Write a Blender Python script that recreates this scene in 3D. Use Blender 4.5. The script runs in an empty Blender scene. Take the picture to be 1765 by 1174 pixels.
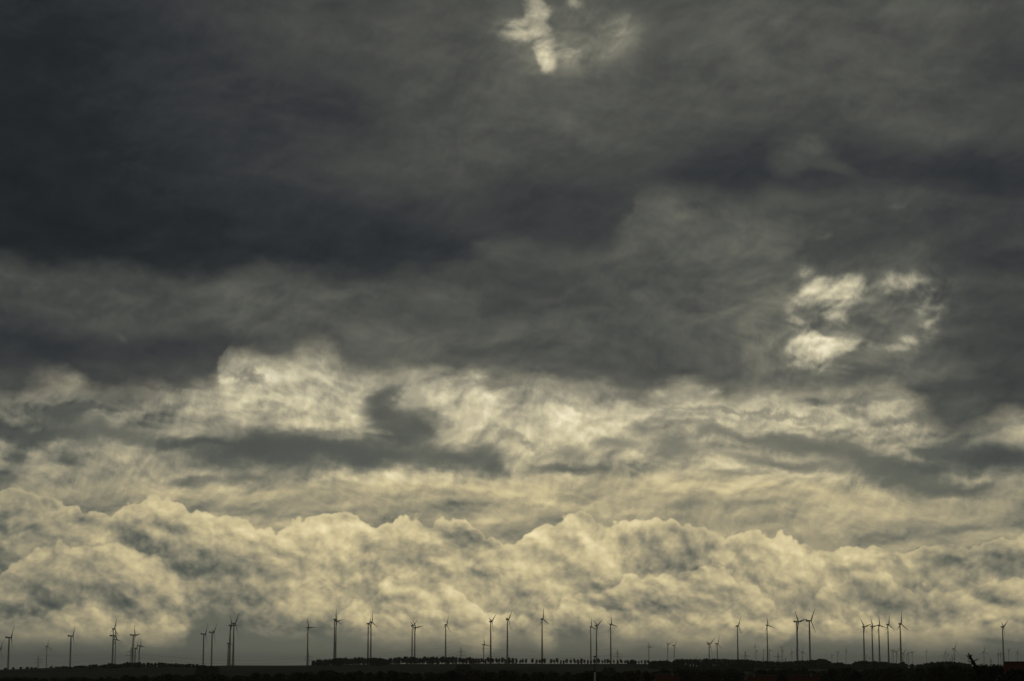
import bpy, bmesh, math, random
from mathutils import Vector, Matrix
R = math.radians
sc = bpy.context.scene

# ------------------------------------------------------------------ camera
F = 3432.0                      # focal length in photograph pixels (70 mm on 36 mm)
HORIZON = 1144.0                # photograph row of the eye-level horizon
PITCH = math.atan((HORIZON - 587.0) / F)
cd = bpy.data.cameras.new('camera'); cam = bpy.data.objects.new('camera', cd)
sc.collection.objects.link(cam); sc.camera = cam
cd.lens = 70.0; cd.sensor_width = 36.0; cd.sensor_fit = 'HORIZONTAL'
cd.clip_start = 1.0; cd.clip_end = 120000.0
cam.location = (0, 0, 0); cam.rotation_euler = (R(90) + PITCH, 0, 0)

def azel(x, y):                 # photograph pixel -> azimuth, elevation (radians)
    a, b = (x - 882.5) / F, (587.0 - y) / F
    cy, cz = math.cos(PITCH) - b * math.sin(PITCH), math.sin(PITCH) + b * math.cos(PITCH)
    return math.atan2(a, cy), math.atan2(cz, math.hypot(a, cy))

# ------------------------------------------------------------------ exposure, sun
sc.view_settings.view_transform = 'Standard'; sc.view_settings.look = 'None'
sc.view_settings.gamma = 1.0; sc.view_settings.use_curve_mapping = False
EXPO = -1.0
sc.view_settings.exposure = EXPO
SUN_EL, SUN_AZ = 42.0, 6.0      # the sun stands behind the cloud deck, ahead of the viewer
sd = bpy.data.lights.new('sun', 'SUN'); sun = bpy.data.objects.new('sun', sd); sc.collection.objects.link(sun)
sd.energy = 0.5; sd.angle = R(15); sd.color = (1.0, 0.93, 0.8)
sun.rotation_euler = (R(90 - SUN_EL), 0, R(180 - SUN_AZ))

# ------------------------------------------------------------------ sky
W = bpy.data.worlds.new('World'); sc.world = W; W.use_nodes = True
nt = W.node_tree; nt.nodes.clear(); L = nt.links
def nd(t, **k):
    n = nt.nodes.new(t)
    for a, b in k.items(): setattr(n, a, b)
    return n
def put(sock, v):
    if isinstance(v, bpy.types.NodeSocket): L.new(v, sock)
    elif v is not None: sock.default_value = v
def M(op, a, b=None, c=None, clamp=False):
    n = nd('ShaderNodeMath', operation=op, use_clamp=clamp)
    put(n.inputs[0], a); put(n.inputs[1], b); put(n.inputs[2], c); return n.outputs[0]
def V(op, a, b=None, s=None):
    n = nd('ShaderNodeVectorMath', operation=op)
    put(n.inputs[0], a)
    if b is not None: put(n.inputs[1], b)
    if s is not None: put(n.inputs['Scale'], s)
    return n.outputs['Value'] if op in ('LENGTH', 'DOT_PRODUCT') else n.outputs[0]
def step(x, a, b, lo=0.0, hi=1.0):
    n = nd('ShaderNodeMapRange', interpolation_type='SMOOTHSTEP', clamp=False)
    put(n.inputs[0], x)
    for i, v in zip((1, 2, 3, 4), (a, b, lo, hi)): put(n.inputs[i], v)
    return n.outputs[0]
def mixf(f, a, b):
    n = nd('ShaderNodeMix', data_type='FLOAT'); put(n.inputs[0], f); put(n.inputs[2], a); put(n.inputs[3], b); return n.outputs[0]
def mixc(f, a, b, bt='MIX'):
    n = nd('ShaderNodeMix', data_type='RGBA', blend_type=bt); put(n.inputs[0], f); put(n.inputs[6], a); put(n.inputs[7], b); return n.outputs[2]
def noise(vec, size, detail, rough=0.5, lac=2.0, dist=0.0, seed=0.0, dim='2D'):
    n = nd('ShaderNodeTexNoise', noise_dimensions=dim)
    v = V('ADD', vec, (seed * 913.7, seed * 571.3, seed * 133.0)) if seed else vec
    put(n.inputs['Vector'], v); put(n.inputs['Scale'], 1.0 / size); put(n.inputs['Detail'], detail)
    put(n.inputs['Roughness'], rough); put(n.inputs['Lacunarity'], lac); put(n.inputs['Distortion'], dist)
    return n.outputs['Factor' if 'Factor' in n.outputs else 'Fac'], n.outputs['Color']
def voro(vec, size, detail, rough=0.5, smooth=0.4, lac=2.2):
    n = nd('ShaderNodeTexVoronoi', voronoi_dimensions='2D', feature='SMOOTH_F1')
    put(n.inputs['Vector'], vec); put(n.inputs['Scale'], 1.0 / size); put(n.inputs['Detail'], detail)
    put(n.inputs['Roughness'], rough); put(n.inputs['Lacunarity'], lac); put(n.inputs['Smoothness'], smooth)
    return n.outputs['Distance']
def lin(c): return tuple(((v / 255 + .055) / 1.055) ** 2.4 if v > 10.3 else v / 255 / 12.92 for v in c) + (1.0,)

tc = nd('ShaderNodeTexCoord').outputs['Generated']
sp = nd('ShaderNodeSeparateXYZ'); put(sp.inputs[0], tc)
dx, dy, dz = sp.outputs
U0 = M('MULTIPLY', M('ARCTAN2', dx, dy), F)
V0 = M('MULTIPLY', M('ARCSINE', dz), F)
cb = nd('ShaderNodeCombineXYZ'); put(cb.inputs[0], U0); put(cb.inputs[1], V0); cb.inputs[2].default_value = 1.0; P = cb.outputs[0]
def uv(x, y):
    a, e = azel(x, y); return a * F, e * F
def scaled(vec, sx, sy, ang=0.0):
    c, s_ = math.cos(R(ang)), math.sin(R(ang)); n = nd('ShaderNodeCombineXYZ')
    put(n.inputs[0], V('DOT_PRODUCT', vec, (c * sx, -s_ * sy, 0))); put(n.inputs[1], V('DOT_PRODUCT', vec, (s_ * sx, c * sy, 0)))
    return n.outputs[0]
def warp(vec, col, amp, ay=None):
    k = nd('ShaderNodeSeparateColor'); put(k.inputs[0], col); ay = ay or amp
    c = nd('ShaderNodeCombineXYZ')
    put(c.inputs[0], M('MULTIPLY_ADD', k.outputs[0], amp * 2, -amp)); put(c.inputs[1], M('MULTIPLY_ADD', k.outputs[1], ay * 2, -ay))
    return V('ADD', vec, c.outputs[0])
# warped copies of the sky coordinates: clouds at three degrees of raggedness
Pw = scaled(P, 0.55, 1.0)                     # features stretched along the horizon
big = noise(Pw, 170, 2, .5, seed=1)[1]
mid = noise(Pw, 48, 6, .62, seed=2)[1]
fine = noise(P, 26, 6, .66, seed=3)[1]
P1 = warp(P, big, 55, 26)                     # soft
P2 = warp(P1, mid, 34, 22)                    # ragged
P3 = warp(P2, fine, 15, 13)                   # torn
P0 = warp(P, mid, 12, 8)
SETS = {0: P0, 1: P1, 2: P2, 3: P3}
def T(v): return v / 255.0
def blob(t, x, y, rx, ry, tone, ang=0, soft=0.0, op=1.0, w=2):
    u, v = uv(x, y)
    n = nd('ShaderNodeTexGradient', gradient_type='SPHERICAL'); put(n.inputs[0], SETS[w])
    m = n.texture_mapping; m.vector_type = 'TEXTURE'; m.translation = (u, v, 0); m.rotation = (0, 0, R(-ang)); m.scale = (rx, ry, 1e6)
    return mixf(step(n.outputs[1], 0.0, 1.0 - soft, 0.0, op), t, T(tone))
LO, SPAN = -1000.0, 2000.0
def sepv(vec):
    s = nd('ShaderNodeSeparateXYZ'); put(s.inputs[0], vec); return s.outputs[0], s.outputs[1]
XY = {k: sepv(v) for k, v in SETS.items()}
def curve(pts, w):
    n = nd('ShaderNodeFloatCurve'); c = n.mapping.curves[0]
    q = sorted(uv(x, y) for x, y in pts)
    q = [((u - LO) / SPAN, v / 1300.0) for u, v in q]
    c.points[0].location = (0, q[0][1]); c.points[1].location = (1, q[-1][1])
    for a, b in q: c.points.new(a, b)
    n.mapping.extend = 'HORIZONTAL'; n.mapping.update()
    put(n.inputs['Value'], M('MULTIPLY_ADD', XY[w][0], 1 / SPAN, -LO / SPAN, clamp=True))
    return M('MULTIPLY', n.outputs[0], 1300.0)
def below(t, pts, rim, body, fall, edge, w=3, op=1.0, bump=0.0, shade=0.0):     # a cloud bank filling everything under its top line
    c = curve(pts, w)
    v = XY[w][1]
    if bump: v = M('MULTIPLY_ADD', PUFF, bump, v)
    d = M('SUBTRACT', c, v)
    a = step(d, -edge * .5, edge, 0.0, op)
    if shade: t = M('SUBTRACT', t, step(d, -60, 0, 0.0, T(shade)))
    rt = T(rim); bt = T(body)
    return mixf(a, t, step(d, 0, fall, rt, bt)), d
def above(t, pts, rim, body, fall, edge, w=2, op=1.0):               # a cloud deck hanging down to its bottom line
    c = curve(pts, w); d = M('SUBTRACT', XY[w][1], c)
    a = step(d, -edge, edge, 0.0, op)
    return mixf(a, t, step(d, 0, fall, T(rim), T(body)))

# heaped-cloud relief: height field at p, and at p shifted towards the light
Pd = warp(P, big, 34, 24)
def height(vec):
    q = scaled(vec, 0.70, 1.0, 34)            # streamers lean down to the right
    f = noise(q, 115, 8, .56, seed=4)[0]
    w_ = scaled(vec, 0.8, 1.0, 30); jit = noise(w_, 46, 3, .55, seed=5)[1]
    a = voro(warp(w_, jit, 16), 92, 0.0, .5, .5); b = voro(warp(w_, jit, 9), 38, 2.0, .5, .35)
    return M('MULTIPLY_ADD', a, -0.34, M('MULTIPLY_ADD', b, -0.26, f))
H0 = height(Pd); H1 = height(V('ADD', Pd, (6.0, 11.0, 0)))
Pc = scaled(warp(P, mid, 7, 6), 0.85, 1.0, 28)
c0, c1 = noise(Pc, 30, 4, .55, seed=14)[0], noise(V('ADD', Pc, (3.0, 5.5, 0)), 30, 4, .55, seed=14)[0]
REL = M('MULTIPLY_ADD', M('SUBTRACT', c0, c1), 0.42, M('SUBTRACT', H0, H1))                   # >0 on slopes facing the light
PUFF = M('MULTIPLY', M('SUBTRACT', voro(warp(P, fine, 3), 34, 1.3, .55, .35), 0.42), 1.0)
Ps = scaled(P2, 0.3, 1.4)
streak = noise(Ps, 60, 5, .55, seed=6)[0]     # thin layered veil
cotton = noise(scaled(warp(P1, mid, 11, 9), 0.8, 1.05), 84, 6, .52, seed=7)[0]
H2 = noise(scaled(warp(P1, mid, 11, 9), 0.8, 1.05), 84, 6, .52, seed=7)[0]
REL2 = M('SUBTRACT', cotton, noise(V('ADD', scaled(warp(P1, mid, 11, 9), 0.8, 1.05), (-3.0, 9.0, 0)), 84, 6, .52, seed=7)[0])

# ---- veil behind everything
t = M('MULTIPLY_ADD', M('SUBTRACT', streak, 0.5), 0.35, T(164))
for a in [(120,835,260,45,176),(520,835,200,20,178),(900,828,330,26,190),(1230,838,240,24,190),(1450,850,160,40,184),(1500,885,200,40,178),
          (1690,880,190,70,184),(640,853,150,20,150),(520,872,140,34,146),(890,885,180,20,158),(905,918,140,36,138),(1240,880,170,20,150),
          (1330,905,190,22,146),(1430,930,90,16,132),(1560,930,140,18,150),(1130,870,140,14,172)]:
    t = blob(t, *a, w=1, op=.85)
t = M('ADD', t, M('MULTIPLY_ADD', M('SUBTRACT', cotton, 0.5), 0.24, M('MULTIPLY_ADD', M('SUBTRACT', streak, 0.5), 0.25, M('MULTIPLY', REL2, 0.7))))
# ---- heaped bank, back row
bank1 = [(-300,850),(0,838),(60,842),(130,872),(180,882),(240,858),(300,856),(340,876),(400,888),(440,902),(480,908),(520,890),(560,882),(600,882),(622,888),(650,905),(664,898),(690,890),(722,888),(742,902),(762,888),(792,888),(815,900),(850,930),(888,930),(920,905),(960,895),(990,880),(1012,884),(1040,905),(1060,896),(1100,892),(1150,892),(1190,900),(1240,918),(1300,915),(1370,920),(1432,944),(1480,934),(1530,940),(1562,950),(1600,934),(1660,938),(1700,930),(1765,920),(2100,925)]
t, dbank = below(t, bank1, 214, 182, 70, 3, w=0, bump=17.0, shade=10)
SH = [(20,905,50,26,128),(60,905,70,24,132),(15,965,34,40,124),(40,985,50,18,128),(150,895,44,16,136),(255,932,60,26,130),(312,906,50,22,134),
      (430,950,80,40,142),(390,1000,110,50,128),(700,955,60,46,146),(770,925,80,40,130,20),(815,935,60,32,122,20),(640,950,30,20,150),
      (560,960,60,26,148),(960,925,50,22,150),(1020,905,60,20,146,30),(1115,950,70,26,132),(1195,950,90,46,120,12),(1330,950,50,20,150),
      (1430,940,60,20,150),(1660,965,70,28,122),(1740,975,60,30,118),(1560,960,50,20,150),(1000,985,90,34,130),(930,960,60,20,150,20)]
for a in SH: t = blob(t, *((a[0], a[1], a[2]*1.25, a[3]*1.25, a[4]+13) + (a[5:] or (24,))), op=.8, w=2)
# ---- middle row
bank2 = [(-300,990),(0,985),(25,960),(60,942),(110,930),(170,928),(200,918),(235,940),(270,958),(300,975),(330,1005),(348,1022),(362,1036),(375,1075),(560,1085),(590,1042),(640,1020),(680,986),(720,984),(770,1000),(800,1022),(850,1050),(900,1060),(950,1035),(1000,1020),(1050,1000),(1100,982),(1165,985),(1215,965),(1250,982),(1290,1000),(1320,1022),(1345,1045),(1400,1020),(1450,995),(1500,974),(1540,992),(1600,1010),(1650,1000),(1765,985),(2100,985)]
t, d2 = below(t, bank2, 212, 184, 80, 6, w=0, bump=24.0, op=.8, shade=18)
SH = [(95,1030,44,22,118),(170,1020,70,20,112,20),(212,1035,34,12,112),(400,1020,110,60,116),(520,1085,160,30,112),(340,1010,34,50,122),(720,1012,50,26,130),
      (640,1040,80,18,132),(840,1005,70,16,130),(900,1040,60,24,130),(1215,1000,80,20,132,30),(1320,1003,44,22,132),(1380,1035,70,20,132,20),
      (1480,1022,80,24,134),(1700,1028,40,16,126),(1150,1035,60,18,140),(300,1045,40,16,130),(60,1070,50,20,118),(1050,1050,60,18,140)]
for a in SH: t = blob(t, *((a[0], a[1], a[2]*1.25, a[3]*1.25, a[4]+13) + (a[5:] or (24,))), op=.9, w=2)
for a in [(452,1020,66,13,180,37),(470,1033,50,9,180,34),(1310,1045,90,26,180,20),(1480,1060,120,20,172,15),(1230,1060,90,22,182,20),(1560,1050,110,24,176,25),(1050,1030,80,20,182,10)]:
    t = blob(t, *a, op=.8, w=0)
# ---- front row of streamers
bank3 = [(-300,1050),(0,1045),(60,1050),(120,1040),(180,1048),(240,1060),(290,1055),(330,1090),(420,1120),(560,1110),(610,1060),(660,1055),(720,1050),(760,1062),(800,1075),(850,1065),(900,1060),(940,1090),(1000,1050),(1060,1045),(1120,1052),(1180,1060),(1240,1050),(1300,1062),(1360,1070),(1440,1060),(1520,1055),(1600,1068),(1680,1065),(1765,1060),(2100,1060)]
t, d3 = below(t, bank3, 208, 186, 60, 8, w=0, bump=22.0, op=.6, shade=16)
# ---- shadowed foot of the bank, going over into the grey of the far air
foot = [(-300,1089),(0,1087),(60,1095),(130,1099),(200,1097),(262,1095),(300,1083),(335,1041),(380,1011),(440,1051),(520,1065),(580,1063),(620,1085),(700,1087),(760,1075),(790,1101),(825,1105),(850,1081),(890,1081),(930,1101),(960,1067),(1010,1076),(1080,1087),(1130,1077),(1200,1103),(1262,1087),(1340,1101),(1360,1071),(1410,1085),(1500,1089),(1600,1097),(1700,1093),(1765,1093),(2100,1093)]
t, d4 = below(t, foot, 112, 103, 60, 44, w=2, op=.95)
for a in [(820,1090,44,13,172,12),(1255,1085,40,9,160,15),(1345,1092,26,9,150,20),(1438,1094,16,6,150),(1720,1107,60,8,112,10),(205,1112,10,6,122),(925,1090,30,8,160,30)]:
    t = blob(t, *a, op=.8, w=0)
LOWREL = step(V0, 20, 70)
relband = M('MULTIPLY', M('MULTIPLY', LOWREL, step(dbank, -4, 14)), step(d4, 0, 60, 1.0, 0.2))
t = M('ADD', t, M('MULTIPLY', M('MULTIPLY', REL, 0.52), relband))
t = M('ADD', t, M('MULTIPLY', M('MULTIPLY', M('SUBTRACT', H0, 0.20), 0.34), relband))

# ---- torn middle clouds between the deck and the veil
low = t
t = M('ADD', T(178), 0.0)
for a in [(60,730,260,70,112),(20,725,44,12,170),(60,700,90,16,130),(250,730,190,40,146),(270,745,60,16,170),(380,735,120,30,170),(140,690,170,30,112),(230,700,110,20,120),(330,700,120,30,168),(520,685,150,50,196),(440,660,40,24,150),(450,650,30,16,110,40),
          (500,725,80,16,186),(760,700,60,60,200),(700,672,16,40,200,-10),(860,700,80,46,190),(960,730,110,40,186),(900,720,60,20,160,20),(1080,700,130,40,172),(1120,740,80,40,140),(1160,760,100,30,146),
          (1240,720,80,40,172),(1210,665,24,14,150),(1340,700,120,40,178),(1440,730,110,30,184),(1480,710,50,20,120,20),(1530,740,90,30,188,12),(1590,765,50,16,190,30),(1400,690,30,16,110),
          (1640,745,120,30,110),(1720,740,120,10,140,-8),(1640,780,60,16,120),
          (160,800,220,26,170),(90,820,120,20,160),(290,815,90,26,160),(480,815,130,24,166),(700,830,200,30,186),(660,800,60,12,170),(560,800,60,10,170),
          (1000,780,60,20,170),(1120,800,130,30,158),(1200,790,90,20,160),(1260,775,100,20,140)]:
    t = blob(t, *a, w=2, op=.9)
t = M('ADD', t, M('MULTIPLY', M('MULTIPLY_ADD', M('SUBTRACT', cotton, 0.5), 0.62, M('MULTIPLY', REL2, 1.2)), 0.9))
for a in [(684,705,64,74,80),(728,730,56,54,82),(690,745,60,30,84),(690,672,46,30,90),(722,672,16,34,165),(770,745,30,16,170),(655,738,40,10,160),
          (60,742,190,20,98),(120,715,60,34,98),(190,750,120,26,112),(30,782,30,34,104),(112,786,46,18,100),(6,815,24,30,96),(330,766,140,16,92),
          (540,774,370,52,82),(430,772,190,50,80),(640,785,240,34,84),(800,785,130,30,92),(855,795,40,24,92),
          (330,822,50,16,108),(400,824,66,20,108),(480,815,50,12,130),
          (990,804,100,16,96),(980,778,50,20,128),(1060,765,50,20,130),(1150,770,70,30,118),(1110,735,50,24,122),(1210,745,60,16,128),
          (1300,752,160,20,112,6),(1390,770,200,26,106,8),(1340,800,190,22,112,8),(1480,800,220,24,104,12),(1560,825,220,26,102,10),(1650,842,150,18,104),(1250,820,100,12,128),
          (1720,790,180,50,78,6),(1620,778,90,16,100),(1600,808,100,20,92)]:
    t = blob(t, *a, w=2, op=.95, soft=.05)
for a in [(300,668,120,10,112),(470,708,60,8,150,-20),(560,745,110,9,120),(860,668,150,12,130),(960,700,120,8,140,6),(1080,680,160,14,112),(1200,700,140,9,128,5),(1330,712,160,9,120,8),(1460,690,150,12,104),(1580,720,120,16,96),(1180,730,120,9,126,10),(1420,745,120,8,120,12),(900,760,90,10,126,10),(150,705,150,9,104),(430,645,60,8,120)]:
    t = blob(t, *a, w=3, op=.62)
strip_edge = [(-300,840),(0,836),(80,842),(200,836),(300,842),(380,846),(450,840),(560,836),(700,832),(800,826),(900,822),(1000,828),(1100,832),(1200,836),(1300,838),(1400,842),(1500,850),(1600,860),(1700,862),(1765,850),(2100,850)]
c = curve(strip_edge, 2); strip_a = step(M('SUBTRACT', XY[2][1], c), -14, 26)
strip = t
# ---- the dark deck overhead
t = M('ADD', T(78), 0.0)
for a in [(0,330,800,800,40,0),(150,300,600,480,46),(0,250,460,620,28),(250,420,1000,170,36),(0,400,360,300,28),(500,440,500,90,38),(700,425,460,110,46),(470,180,440,160,54),(900,360,330,90,58),
          (640,60,420,130,72),(820,110,300,150,78),(900,170,240,120,82),(1000,150,200,140,84),(1200,110,420,150,84),(1480,90,400,130,80),(1640,20,300,60,80),(1740,120,160,160,64),
          (620,5,120,26,62),(1330,0,90,20,70),(1140,20,60,30,76),
          (1300,270,350,80,52),(1250,312,300,48,46),(1550,300,340,80,46),(1720,310,220,100,40),(1430,310,160,30,54),
          (990,330,160,90,62),(1010,390,200,70,56),(1100,300,60,26,68),(1150,255,80,40,72)]:
    t = blob(t, *a, w=1, op=.8)
for a in [(1385,262,84,40,88,0,.2),(1440,288,60,16,84,18,.2),(1360,280,50,34,86,0,.2),(1400,245,40,22,90,20,.2)]: t = blob(t, *a, w=0, op=.62)
# second storey: the paler underside seen beyond the near deck's edge
deck2 = [(-300,450),(0,452),(100,458),(200,464),(280,472),(360,482),(420,474),(500,476),(600,482),(700,478),(790,470),(835,446),(870,428),(950,432),(1040,424),(1085,380),(1095,345),(1150,338),(1210,345),(1300,360),(1340,340),(1420,336),(1500,330),(1600,322),(1700,340),(1765,360),(2100,360)]
c = curve(deck2, 2); up = step(M('ADD', M('SUBTRACT', XY[2][1], c), M('MULTIPLY', M('SUBTRACT', cotton, 0.5), 60)), -22, 30)
t2 = M('ADD', T(80), 0.0)
for a in [(0,500,260,50,92),(200,510,300,50,82),(350,520,300,60,80),(500,520,200,40,88),(560,530,70,30,96,-30),(700,540,300,60,76),(900,470,300,50,64),(1000,520,300,60,74),
          (60,600,300,50,64),(200,610,260,40,58),(330,596,330,30,60),(180,655,260,36,68),(480,610,140,12,72),(204,582,20,9,84,20),(700,610,330,16,84),
          (900,606,240,22,68),(1030,625,240,30,72),(850,640,200,16,84),(1100,660,200,24,84),(620,620,120,16,92),
          (1150,370,90,34,92),(1240,420,160,60,84),(1200,480,200,70,80),(1300,470,160,70,90),(1240,560,200,60,84),(1150,600,150,50,78),(1340,600,140,70,100),
          (1560,390,300,70,70),(1480,430,200,46,58),(1700,440,220,60,60),(1430,440,110,30,58),(1480,462,130,16,64),
          (1680,520,170,60,76),(1700,600,200,90,72),(1680,650,200,40,66),(1560,640,220,50,90),(1440,650,160,30,92),(1500,540,80,50,100),(1600,690,120,30,84),(1700,700,200,40,84)]:
    t2 = blob(t2, *a, w=1, op=.85)
for a in [(1440,560,300,170,104),(1430,600,200,120,112),(1580,500,150,110,104)]: t2 = blob(t2, *a, w=1, op=.8)
def gap(t, base, lobes, lo, hi, hot):
    g = M('ADD', 0.0, 0.0)
    for a in lobes: g = blob(g, *a, w=0, op=1.0)
    n_ = M('MULTIPLY_ADD', M('SUBTRACT', cotton, 0.5), 0.95, M('MULTIPLY', REL2, 1.6))
    env = step(g, 0.05, 0.5)
    gg = M('MULTIPLY_ADD', n_, env, g)
    t = mixf(step(gg, 0.0, 0.6, 0.0, .85), t, T(lo))
    t = mixf(step(gg, 0.28, 1.0, 0.0, .95), t, T(hi))
    return mixf(step(gg, 0.85, 1.35, 0.0, .8), t, T(hot))
t2 = gap(t2, 0, [(1440,545,190,130,70),(1430,508,74,50,200),(1408,498,34,34,255),(1478,488,36,34,190),(1445,545,40,40,190),(1400,520,40,30,150),(1388,470,30,24,120),
  (1570,490,96,50,165),(1555,486,40,26,200),(1605,518,44,48,170),(1598,556,34,52,155),(1575,588,40,20,140),(1372,555,36,56,190,-22),(1390,585,50,50,230,-30),(1405,608,84,40,240,-8),(1402,610,50,26,255),(1452,598,60,24,240,-24),(1420,632,100,26,140),
  (1398,550,60,17,40,38),(1425,570,40,16,50,25),(1505,555,80,38,60),(1512,525,54,22,50),(1500,590,16,12,150),(1550,600,90,18,110)], 118, 176, 218)
for a in [(1535,352,30,10,88),(1403,403,20,10,92),(1210,664,30,14,160),(830,656,24,9,112),(1555,690,30,10,130)]: t2 = blob(t2, *a, w=2, op=.8)
for a in [(960,70,200,130,104),(1060,60,110,80,112)]: t = blob(t, *a, w=1, op=.8)
for a in [(1290,60,110,70,88),(1560,8,60,18,96),(975,190,24,60,88)]: t = blob(t, *a, w=1, op=.8)
t = gap(t, 0, [(980,60,150,110,70),(1066,45,60,60,84),(885,48,80,34,140),(905,55,44,28,190),(927,6,32,58,235,-8),(932,44,32,58,250,-10),(940,82,27,56,250,-12),(944,106,22,26,235),(985,98,50,26,125),
  (900,98,30,30,20),(976,45,30,32,30),(1006,42,26,36,40,-20),(986,6,26,16,140),(1040,88,60,22,84)], 118, 168, 204)
def texture(t, k):
    damp = M('MULTIPLY_ADD', step(t, T(60), T(150)), k, 0.13)
    t = M('MULTIPLY', t, folds)
    return M('ADD', t, M('MULTIPLY', M('MULTIPLY_ADD', M('SUBTRACT', cotton, 0.5), 0.5, M('MULTIPLY', REL2, 0.6)), damp))
Pf = scaled(warp(P1, mid, 9, 7), 0.55, 1.0, 8)
fl0, fl1 = noise(Pf, 140, 4, .5, seed=12)[0], noise(V('ADD', Pf, (0, 18.0, 0)), 140, 4, .5, seed=12)[0]
FO = M('MULTIPLY_ADD', M('SUBTRACT', fl0, 0.5), 0.28, M('MULTIPLY', M('SUBTRACT', fl0, fl1), 0.75))
folds = M('MULTIPLY_ADD', FO, 0.5, 1.0)
t = texture(M('MULTIPLY', t, 0.96), 0.6); folds = M('MULTIPLY_ADD', FO, 0.85, 1.0); t2 = texture(t2, 0.9)
deck = [(-300,690),(0,686),(50,668),(100,664),(150,678),(220,690),(300,682),(345,670),(380,664),(392,638),(420,628),(500,626),(570,624),(610,632),(640,642),(700,648),(740,646),(765,662),(790,672),(820,658),(860,668),(900,680),(960,686),(1050,682),(1100,690),(1140,670),(1190,674),(1250,688),(1300,680),(1360,690),(1420,692),(1500,690),(1540,686),(1580,702),(1620,728),(1660,742),(1700,742),(1765,730),(2100,720)]
c = curve(deck, 2); da = step(M('ADD', M('SUBTRACT', XY[2][1], c), M('MULTIPLY', M('SUBTRACT', cotton, 0.5), 80)), -22, 40)

# beyond the view: an even, broken overcast
far = M('MULTIPLY_ADD', M('SUBTRACT', noise(V('MULTIPLY', tc, (3.0, 3.0, 9.0)), 1.0, 5, .55, dim='3D')[0], 0.5), 0.5, 0.34)
outside = M('MAXIMUM', step(M('ABSOLUTE', U0), 1050, 2200), step(V0, 1250, 2200))
fall = step(M('ABSOLUTE', M('ADD', U0, -60)), 300, 1250, 1.0, 0.70)

# tone -> radiance; high cloud is cool grey, low cloud is seen through warm air
def ramp(x, stops):
    n = nd('ShaderNodeValToRGB'); put(n.inputs[0], x); e = n.color_ramp.elements
    e[0].position, e[0].color = stops[0][0] / 255, lin(stops[0][1]); e[1].position, e[1].color = stops[-1][0] / 255, lin(stops[-1][1])
    for p_, c_ in stops[1:-1]: k = e.new(p_ / 255); k.color = lin(c_)
    return n.outputs[0]
GAIN = 2.0 ** (-EXPO)
COOL = [(0, (0,0,0)), (36, (32,36,38)), (52, (50,52,54)), (70, (69,70,67)), (90, (90,91,83)), (120, (124,122,108)), (160, (166,160,138)), (200, (206,197,165)), (255, (255,246,214))]
WARM = [(0, (0,0,0)), (50, (48,50,46)), (80, (76,82,78)), (104, (103,105,93)), (130, (135,131,112)), (165, (174,163,131)), (200, (211,196,151)), (255, (255,238,190))]
def glow(t, mode):
    t = M('MULTIPLY', t, fall) if mode != 'cool' else t
    c = ramp(t, WARM) if mode == 'warm' else ramp(t, COOL) if mode == 'cool' else mixc(step(V0, 180, 520), ramp(t, WARM), ramp(t, COOL))
    b = nd('ShaderNodeBackground'); put(b.inputs[0], c); b.inputs[1].default_value = GAIN; return b.outputs[0]
def mixs(f, a, b):
    n = nd('ShaderNodeMixShader'); put(n.inputs[0], f); L.new(a, n.inputs[1]); L.new(b, n.inputs[2]); return n.outputs[0]
cloud = mixs(outside, mixs(da, mixs(strip_a, glow(low, 'warm'), glow(strip, 'both')), mixs(up, glow(t2, 'both'), glow(t, 'cool'))), glow(far, 'cool'))
sky = nd('ShaderNodeTexSky', sky_type='NISHITA', sun_disc=False, sun_elevation=R(SUN_EL), sun_rotation=R(SUN_AZ))
clear = nd('ShaderNodeBackground'); put(clear.inputs[0], sky.outputs[0]); clear.inputs[1].default_value = 0.1
wo = nd('ShaderNodeOutputWorld'); L.new(mixs(0.985, clear.outputs[0], cloud), wo.inputs[0])
W.cycles.sampling_method = 'MANUAL'; W.cycles.sample_map_resolution = 256

# ------------------------------------------------------------------ materials
def mat(name, c1, c2=None, size=1.0, rough=0.8, detail=4, stretch=(1, 1, 1), metal=0.0, spec=0.3):
    m = bpy.data.materials.new(name); m.use_nodes = True; t = m.node_tree; b = t.nodes['Principled BSDF']
    b.inputs['Roughness'].default_value = rough; b.inputs['Metallic'].default_value = metal; b.inputs['Specular IOR Level'].default_value = spec
    if c2 is None: c2 = tuple(v * 0.75 for v in c1)
    tcn = t.nodes.new('ShaderNodeTexCoord'); mp = t.nodes.new('ShaderNodeMapping'); mp.inputs['Scale'].default_value = stretch
    n = t.nodes.new('ShaderNodeTexNoise'); n.inputs['Scale'].default_value = 1.0 / size; n.inputs['Detail'].default_value = detail
    r = t.nodes.new('ShaderNodeValToRGB'); r.color_ramp.elements[0].position = 0.35; r.color_ramp.elements[1].position = 0.65
    r.color_ramp.elements[0].color = (*c1, 1); r.color_ramp.elements[1].color = (*c2, 1)
    t.links.new(tcn.outputs['Object'], mp.inputs[0]); t.links.new(mp.outputs[0], n.inputs['Vector'])
    t.links.new(n.outputs['Fac'], r.inputs[0]); t.links.new(r.outputs[0], b.inputs['Base Color'])
    return m
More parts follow.
